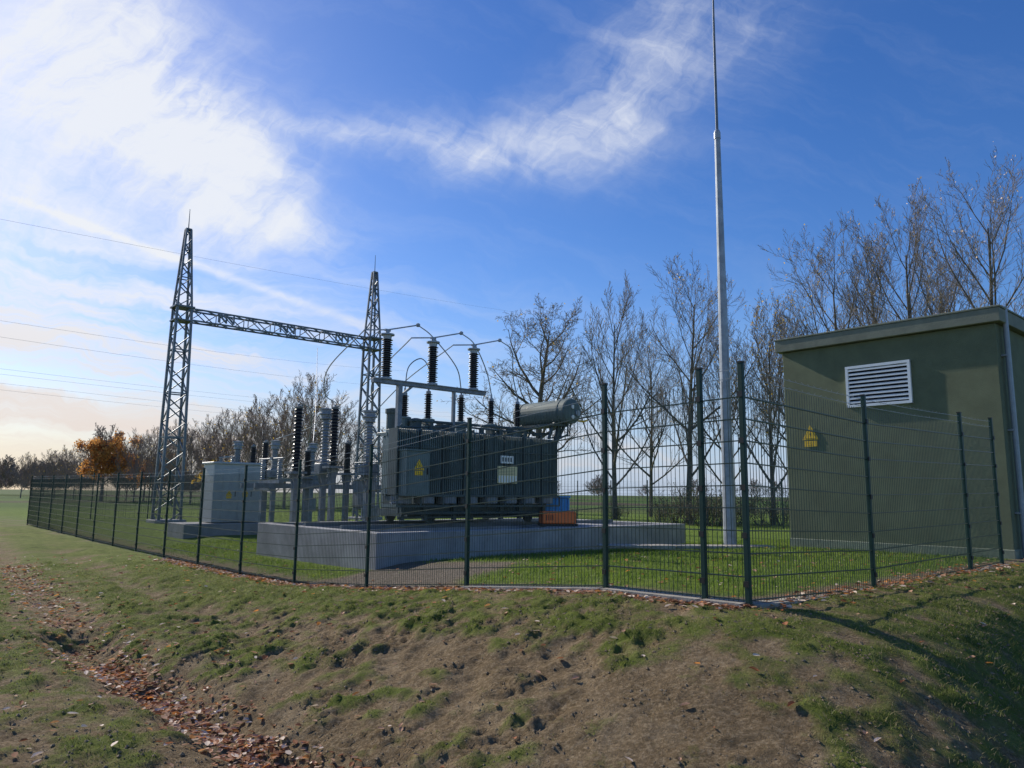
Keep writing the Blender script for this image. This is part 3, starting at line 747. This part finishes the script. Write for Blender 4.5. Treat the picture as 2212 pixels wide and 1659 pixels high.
cond('overhead_conductor',[(-.250*21.7,21.7,4.2),(-6.3,23.5,3.8),(-.316*28,28,3.7)])
cond('overhead_conductor',[(-7.3,27.5,3.6),(-8.2,31,5.2),(-9.9,37.2,9.0)])
for (x0,z0,x1,y1,z1,sag) in ((-32.,17.6,6.,125,32.,1.0),(-32,11.8,-16,110,19.8,1.2),(-32,10.9,-14,118,18.2,1.2),(-40,10.7,-9,150,17.8,1.5),(-40,10.3,-8,150,17.0,1.5),(-40,9.7,-5,165,16.0,1.5),(-40,9.2,-5,165,15.2,1.5)):
    y0=40 if x0>-35 else 50
    P=[]
    for k in range(13):
        t=k/12; P.append(Vector(((x0-4)+(x1-x0+4)*t,(y0-2)+(y1-y0+2)*t,z0+(z1-z0)*t-4*sag*t*(1-t)*.5)))
    b=MB(); b.tube([p-P[0] for p in P],.008,5,0); ob=b.obj('power_line','galv',None,P[0]); tag(ob,'thin overhead power line wire crossing above the fields','power line','overhead power line wires')

# ---------------------------------------------------------------- trees
def rvec(): return Vector((random.gauss(0,1),random.gauss(0,1),random.gauss(0,1))).normalized()
def gen_tree(seed,H,style,detail=4,minr=.011,leaves=0,leaf_size=.07,spread=1.0):
    random.seed(seed); T=MB(); Cn=MB(); tips=[]
    def branch(p,d,l,r,lev):
        nseg=7 if lev==0 else (6 if lev==1 else (3 if lev==2 else 2))
        pts=[p.copy()]; rs=[r]; dd=d.copy(); q=p.copy()
        up={'poplar':.16,'oak':.06,'ash':.15}[style]
        wob={'poplar':.09,'oak':.24,'ash':.12}[style]*(.35 if lev==0 else 1)
        for i in range(nseg):
            dd=(dd+rvec()*wob+Vector((0,0,up if lev>0 else .1))).normalized()
            q=q+dd*(l/nseg); pts.append(q.copy()); rs.append(max(minr*.75,r*(1-.85*(i+1)/nseg)))
        b=T if lev<=1 else Cn
        b.tube(pts,rs,(8 if lev==0 else 5 if lev==1 else 3),0,False)
        if lev>=detail: tips.append((q,dd)); return
        nch={'poplar':[19,10,6,3,2],'oak':[18,10,7,4,2],'ash':[18,10,6,3,2]}[style][lev]
        lo={'poplar':.16,'oak':.28,'ash':.20}[style] if lev==0 else .15
        for k in range(nch):
            t=lo+(1-lo)*(k+random.random())/nch; t=min(t,.98)
            f=t*nseg; i=int(f); pp=pts[i].lerp(pts[i+1],f-i); rr=rs[i]
            ax=(pts[i+1]-pts[i]).normalized(); s=rvec(); s=(s-ax*s.dot(ax)).normalized()
            if lev==0:
                az=k*2.4+random.uniform(-.5,.5); s=Vector((math.cos(az),math.sin(az),0)); s=(s-ax*s.dot(ax)).normalized()
            an={'poplar':random.uniform(20,38),'oak':random.uniform(35,62),'ash':random.uniform(26,46)}[style]
            if lev==0: an*= (1.35-.6*t)*spread
            nd=(ax*math.cos(R(an))+s*math.sin(R(an))).normalized()
            if lev==0: cl=l*{'poplar':.62,'oak':.62,'ash':.64}[style]*(1.1-.70*t)*random.uniform(.8,1.15)
            else: cl=l*{1:.48,2:.5,3:.55}.get(lev,.5)*(1.0-.45*t)*random.uniform(.7,1.2)
            branch(pp,nd,cl,max(minr,rr*random.uniform(.4,.6)),lev+1)
    branch(Vector((0,0,-.3)),Vector((0,0,1)),H*(.86 if style!='oak' else .66),H*.0125 if style!='oak' else H*.02,0)
    for _ in range(leaves):
        q,dd=random.choice(tips); c=q+rvec()*random.uniform(0,.25); u=rvec()*leaf_size*random.uniform(.6,1.3); w=rvec().cross(u)*.7
        Cn.add([c-u,c+w,c+u,c-w],[(0,1,2,3)],1)
    zmax=max(v[2] for v in Cn.v); k=H/zmax
    for B in (T,Cn): B.v=[(v[0]*k,v[1]*k,v[2]*k if v[2]>0 else v[2]) for v in B.v]
    return T,Cn
def make_tree(name,loc,T,Cn,label,leafmat='leaf_y',group=None,far=False,cat='tree'):
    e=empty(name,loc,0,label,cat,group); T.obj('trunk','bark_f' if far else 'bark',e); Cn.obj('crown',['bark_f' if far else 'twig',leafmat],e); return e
grp='bare trees along the edge of the yard'
trees=[(.036,48,15.2,'oak',250,'leaf_y'),(.138,44,14.8,'poplar',150,'leaf_y'),(.236,41,15.6,'ash',300,'leaf_y'),(.347,38,12.8,'poplar',1500,'leaf_y'),
       (.436,36,15.7,'ash',450,'leaf_y'),(.545,34,16.8,'poplar',500,'litter_c'),(.645,32,17.2,'ash',600,'litter_c')]  # pale leaf colour paints whitish catch-lights into these crowns
lab={'oak':'gnarled bare spreading tree with a few yellow leaves','poplar':'tall bare tree with steep upright branches','ash':'bare deciduous tree with fine branching crown'}
made=[]
for i,(r_,y,H,st,lv,lm) in enumerate(trees):
    x=r_*y; z=gz(x,y); T,Cn=gen_tree(100+i,H-z,st,4,.0082 if i else .0095,lv,.055,1.4 if st=='poplar' and i!=3 else 1.15)
    l=lab[st] if i!=3 else 'slender tree still carrying scattered yellow leaves'
    made.append(make_tree('deciduous_tree',(x,y,z),T,Cn,l,lm,grp))
for k,r_,y,s in ((1,.29,47,.92),(2,.60,40,1.05),(1,.39,46,.92),(4,.185,50,.85),(5,.495,40,1.0)):
    copy_tree(made[k],(r_*y,y,gz(r_*y,y)),2.1+k,s)
def gen_bush(seed,H,leaves):
    random.seed(seed); T=MB(); Cn=MB()
    for k in range(22):
        d=Vector((random.gauss(0,.5),random.gauss(0,.5),1)).normalized(); p=Vector((random.gauss(0,.4),random.gauss(0,.4),-.1)); q=p+d*H*random.uniform(.4,1)*.85
        m=(p+q)/2+rvec()*.15; T.tube([p,m,q],[.025,.016,.008],4,0,False)
        for j in range(14):
            t=random.uniform(.2,1); s=p.lerp(q,t); e_=s+(d+rvec()*.9).normalized()*H*random.uniform(.12,.32); Cn.tube([s,(s+e_)/2+rvec()*.05,e_],[.009,.007,.005],3,0,False)
            for _ in range(leaves):
                c=s.lerp(e_,random.random())+rvec()*.15; u=rvec()*.04; w=rvec().cross(u); Cn.add([c-u,c+w,c+u,c-w],[(0,1,2,3)],1)
    return T,Cn
T,Cn=gen_bush(5,2.8,2); e=empty('hedge_bush',(9.0,36,gz(9.,36)),0,'loose brown and dark green bush under the bare trees','bush','bushes under the trees'); T.obj('stem','bark',e); Cn.obj('foliage',['twig','leaf_g'],e)
for i,(r_,y,s) in enumerate(((.20,40,.6),(.225,38,.9),(.30,38,.9),(.35,37,.9),(.14,44,.5),(.27,36,.8))):
    copy_tree(e,(r_*y,y,gz(r_*y,y)),i*1.3,s)
FT=[]
for i,st in enumerate(('ash','poplar','ash','poplar')):
    FT.append(gen_tree(300+i,10,st,4,.011,60,.10,1.2))
srcs=[]
grp2='bare trees along the field edge'
spots=[(-.268,60,11.4),(-.30,62,10.4),(-.33,66,10.4),(-.352,68,9.8),(-.38,70,9.4),(-.40,74,9.2),(-.425,78,9.0),(-.45,80,9.0),(-.475,84,8.8),(-.50,88,8.8),(-.235,62,9.4),(-.20,64,8.4),(-.165,66,7.6),(-.13,68,7.8),(-.1,66,7.4),(-.06,64,7.6),(-.02,60,7.6),(-.59,104,7.8),(-.62,110,7.4),(-.65,116,7.2),(-.52,96,8.2),(-.41,84,8.6),(-.36,80,9.0),(-.315,72,9.2),(-.285,70,9.8),(-.25,66,9.8),(-.57,102,7.8),(-.437,88,8.8),(-.605,112,7.4),(-.34,76,9.0),(-.39,82,8.8),(-.465,92,8.4),(-.487,94,8.4),(-.51,100,8.),(-.58,116,7.6),(-.635,118,7.)]
for i,(r_,y,H) in enumerate(spots):
    k=i%4; x=r_*y; z=gz(x,y)
    if i<4:
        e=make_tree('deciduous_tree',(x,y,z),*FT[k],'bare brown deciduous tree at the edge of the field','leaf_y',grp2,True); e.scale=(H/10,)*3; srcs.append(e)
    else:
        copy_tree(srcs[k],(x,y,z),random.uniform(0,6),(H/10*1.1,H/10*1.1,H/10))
for i,(r_,y,H,n,sc_,ml) in enumerate(((-.543,90,9.6,9000,.88,'leaf_o'),(-.475,96,6.2,2200,.9,'leaf_o'),(-.39,68,5.0,800,1.,'leaf_y'))):
    T,Cn=gen_tree(520+i,H,'oak',3,.025,0,.20,1.0)
    # leaves fill the whole rounded crown, denser in clumps
    random.seed(60+i); cz=H*.58; rx=H*.34; cl=[Vector((random.gauss(0,.5)*rx,random.gauss(0,.5)*rx,cz+random.gauss(0,.42)*H*.36)) for _ in range(46)]
    for _ in range(n):
        c=random.choice(cl)+rvec()*random.uniform(.1,1.0)*H*.095
        if c.z<H*.18: continue
        u=rvec()*.17*random.uniform(.6,1.3); w_=rvec().cross(u)*.7; Cn.add([c-u,c+w_,c+u,c-w_],[(0,1,2,3)],1)
    x=r_*y
    e=make_tree('autumn_tree',(x,y,gz(x,y)),T,Cn,'rounded tree with dense orange autumn foliage','%s'%ml,None,True); e.scale=(sc_,sc_,.98)
random.seed(9); b=MB(); T2,C2=gen_tree(310,9,'ash',3,.035)
V=[];F=[]
for i in range(120):
    r_=random.uniform(-.82,-.40) if i<90 else random.uniform(-.3,.9); y=random.uniform(150,240); x=r_*y; s=random.uniform(.8,1.15)*(1.0 if r_<-.45 else .7); z=gz(x,y)
    src=C2; a=random.uniform(0,6); ca_,sa_=math.cos(a),math.sin(a); o_=len(V)
    V+=[(x+(p[0]*ca_-p[1]*sa_)*s*1.7,y+(p[0]*sa_+p[1]*ca_)*s*1.7,z+p[2]*s-.4) for p in src.v]; F+=[tuple(q+o_ for q in f) for f in src.f]
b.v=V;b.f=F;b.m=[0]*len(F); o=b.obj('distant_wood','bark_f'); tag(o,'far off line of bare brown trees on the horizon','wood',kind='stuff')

# ---------------------------------------------------------------- world
w=bpy.data.worlds.new('World'); scene.world=w; w.use_nodes=True; nt=w.node_tree; N=nt.nodes; L=nt.links; N.clear()
out=N.new('ShaderNodeOutputWorld'); sky=N.new('ShaderNodeTexSky'); sky.sky_type='NISHITA'; sky.sun_disc=False
sky.sun_elevation=R(SUN_EL); sky.sun_rotation=R(SUN_AZ); sky.dust_density=.4; sky.ozone_density=3.5; sky.air_density=1.0; sky.altitude=300
hs=N.new('ShaderNodeHueSaturation'); hs.inputs['Saturation'].default_value=1.30; hs.inputs['Hue'].default_value=.513; L.new(sky.outputs[0],hs.inputs['Color'])
bg=N.new('ShaderNodeBackground'); bg.inputs['Strength'].default_value=.136; L.new(hs.outputs[0],bg.inputs['Color'])
tc=N.new('ShaderNodeTexCoord'); sx=N.new('ShaderNodeSeparateXYZ'); L.new(tc.outputs['Generated'],sx.inputs[0])
def vm(op,a,c=None):
    m=N.new('ShaderNodeVectorMath'); m.operation=op
    for k,v in enumerate((a,c)):
        if v is None: continue
        if isinstance(v,tuple): m.inputs[k].default_value=v
        else: L.new(v,m.inputs[k])
    return m
yy=mth('MAXIMUM',sx.outputs[1],.08); p_=mth('DIVIDE',sx.outputs[0],yy); q_=mth('DIVIDE',sx.outputs[2],yy)
cb=N.new('ShaderNodeCombineXYZ'); L.new(p_,cb.inputs[0]); L.new(q_,cb.inputs[1]); pq=cb.outputs[0]
def nzc(scale,detail,rough,vec,col=False):
    n=N.new('ShaderNodeTexNoise'); n.inputs['Scale'].default_value=scale; n.inputs['Detail'].default_value=detail; n.inputs['Roughness'].default_value=rough
    L.new(vec,n.inputs['Vector']); return n.outputs['Color' if col else 'Fac']
def rot(vec,ang):
    r=N.new('ShaderNodeVectorRotate'); r.rotation_type='Z_AXIS'; r.inputs['Angle'].default_value=R(ang); L.new(vec,r.inputs['Vector']); return r.outputs[0]
dist=vm('SUBTRACT',nzc(3.2,5,.62,pq,True),(.5,.5,.5)).outputs[0]
dist=vm('MULTIPLY',dist,(.26,.17,0)).outputs[0]
pd=vm('ADD',pq,dist).outputs[0]
def blob(cx,cy,sx_,sy_,an,amp,src=None):
    v=vm('SUBTRACT',src or pd,(cx,cy,0)).outputs[0]; v=rot(v,-an); v=vm('MULTIPLY',v,(1/sx_,1/sy_,0)).outputs[0]
    l=vm('DOT_PRODUCT',v,v); 
    return mth('MULTIPLY',mth('EXPONENT',mth('MULTIPLY',l.outputs['Value'],-1)),amp)
B=None
for bl in ((-.68,.61,.23,.18,-25,1.12),(-.47,.48,.15,.09,-35,.95),(-.27,.51,.12,.025,-8,.38),(-.75,.37,.2,.07,-10,.5),(-.37,.355,.12,.03,-8,.6),
           (-.10,.50,.10,.045,-18,.40),(.02,.495,.13,.05,5,.36),(.13,.56,.08,.10,-10,.38),(.22,.67,.10,.15,-35,.35),(.36,.70,.16,.06,30,.2)):
    v=blob(*bl); B=v if B is None else mth('ADD',B,v)
st=vm('MULTIPLY',rot(pd,22),(3.0,14.0,1)).outputs[0]; n1_=nzc(1.0,7,.67,st)
st2=vm('MULTIPLY',rot(pd,-50),(3.0,16.,1)).outputs[0]; n2_=nzc(1.0,6,.65,st2)
nn_=mth('ADD',mth('MULTIPLY',n1_,.38),mth('MULTIPLY',n2_,.62))
d=mth('MULTIPLY',B,mth('MAXIMUM',mth('MULTIPLY',mth('SUBTRACT',nn_,.28),5.2),0))
d=mth('ADD',d,mth('MULTIPLY',mth('MAXIMUM',mth('SUBTRACT',n1_,.47),0),.6))
st3=vm('MULTIPLY',rot(pd,7),(1.5,19.0,1)).outputs[0]; n3_=nzc(1.0,7,.62,st3)
lay=mth('ADD',blob(-.66,.20,.50,.14,-4,1.30,pq),blob(-.3,.05,1.0,.06,0,.6,pq))
d=mth('ADD',d,mth('MULTIPLY',lay,mth('MAXIMUM',mth('MULTIPLY',mth('SUBTRACT',n3_,.40),6.2),0)))
d=mth('ADD',d,blob(-.45,.38,.45,.28,-20,.10,pq))
mr=N.new('ShaderNodeMapRange'); mr.interpolation_type='SMOOTHSTEP'; mr.inputs['From Min'].default_value=-.12; mr.inputs['From Max'].default_value=1.6; mr.inputs['To Max'].default_value=.95; L.new(d,mr.inputs['Value'])
dp=vm('ADD',pq,vm('MULTIPLY',dist,(.03,.06,0)).outputs[0]).outputs[0]
ct_=blob(-.46,.317,.30,.006,-19.4,.6,dp)
fac=mth('ADD',mr.outputs[0],mth('MULTIPLY',ct_,mth('ADD',n1_,.3)),True)
up=N.new('ShaderNodeMapRange'); up.inputs['From Min'].default_value=-.02; up.inputs['From Max'].default_value=.03; L.new(sx.outputs[2],up.inputs['Value'])
fac=mth('MULTIPLY',fac,up.outputs[0])
bgc=N.new('ShaderNodeBackground'); bgc.inputs['Strength'].default_value=.97
cr=N.new('ShaderNodeValToRGB'); cr.color_ramp.elements[0].position=.0; cr.color_ramp.elements[0].color=(.84,.70,.60,1); cr.color_ramp.elements[1].position=.25; cr.color_ramp.elements[1].color=(.88,.91,.97,1)
L.new(sx.outputs[2],cr.inputs['Fac']); L.new(cr.outputs[0],bgc.inputs['Color'])
bgh=N.new('ShaderNodeBackground'); hr=N.new('ShaderNodeValToRGB'); hr.color_ramp.elements[0].position=0; hr.color_ramp.elements[0].color=(.86,.72,.62,1); hr.color_ramp.elements[1].position=1; hr.color_ramp.elements[1].color=(.44,.58,.84,1)
hm=N.new('ShaderNodeMapRange'); hm.inputs['From Min'].default_value=-.6; hm.inputs['From Max'].default_value=-.1; L.new(p_,hm.inputs['Value']); L.new(hm.outputs[0],hr.inputs['Fac']); L.new(hr.outputs[0],bgh.inputs['Color']); bgh.inputs['Strength'].default_value=.9
hf=mth('MULTIPLY',mth('EXPONENT',mth('MULTIPLY',mth('POWER',mth('DIVIDE',mth('MAXIMUM',q_,0),.15),2),-1)),.85)
mx0=N.new('ShaderNodeMixShader'); L.new(hf,mx0.inputs[0]); L.new(bg.outputs[0],mx0.inputs[1]); L.new(bgh.outputs[0],mx0.inputs[2])
mx=N.new('ShaderNodeMixShader'); L.new(fac,mx.inputs[0]); L.new(mx0.outputs[0],mx.inputs[1]); L.new(bgc.outputs[0],mx.inputs[2]); L.new(mx.outputs[0],out.inputs[0])

# sun
sd=bpy.data.lights.new('sun','SUN'); sd.energy=4.8; sd.angle=R(.5); sd.color=(1,.93,.81)
so=bpy.data.objects.new('sun',sd); scene.collection.objects.link(so)
dirv=Vector((math.sin(R(SUN_AZ))*math.cos(R(SUN_EL)),math.cos(R(SUN_AZ))*math.cos(R(SUN_EL)),math.sin(R(SUN_EL))))
so.rotation_euler=dirv.to_track_quat('Z','Y').to_euler(); so.location=(-20,20,30)

# camera
cd=bpy.data.cameras.new('camera'); cam=bpy.data.objects.new('camera',cd); scene.collection.objects.link(cam)
cd.lens=26.2; cd.sensor_width=36; cd.clip_end=6000
mtx=Matrix.Rotation(R(90+8.4),4,'X')@Matrix.Rotation(R(.6),4,'Z'); mtx.translation=(0,0,1.75); cam.matrix_world=mtx
scene.camera=cam
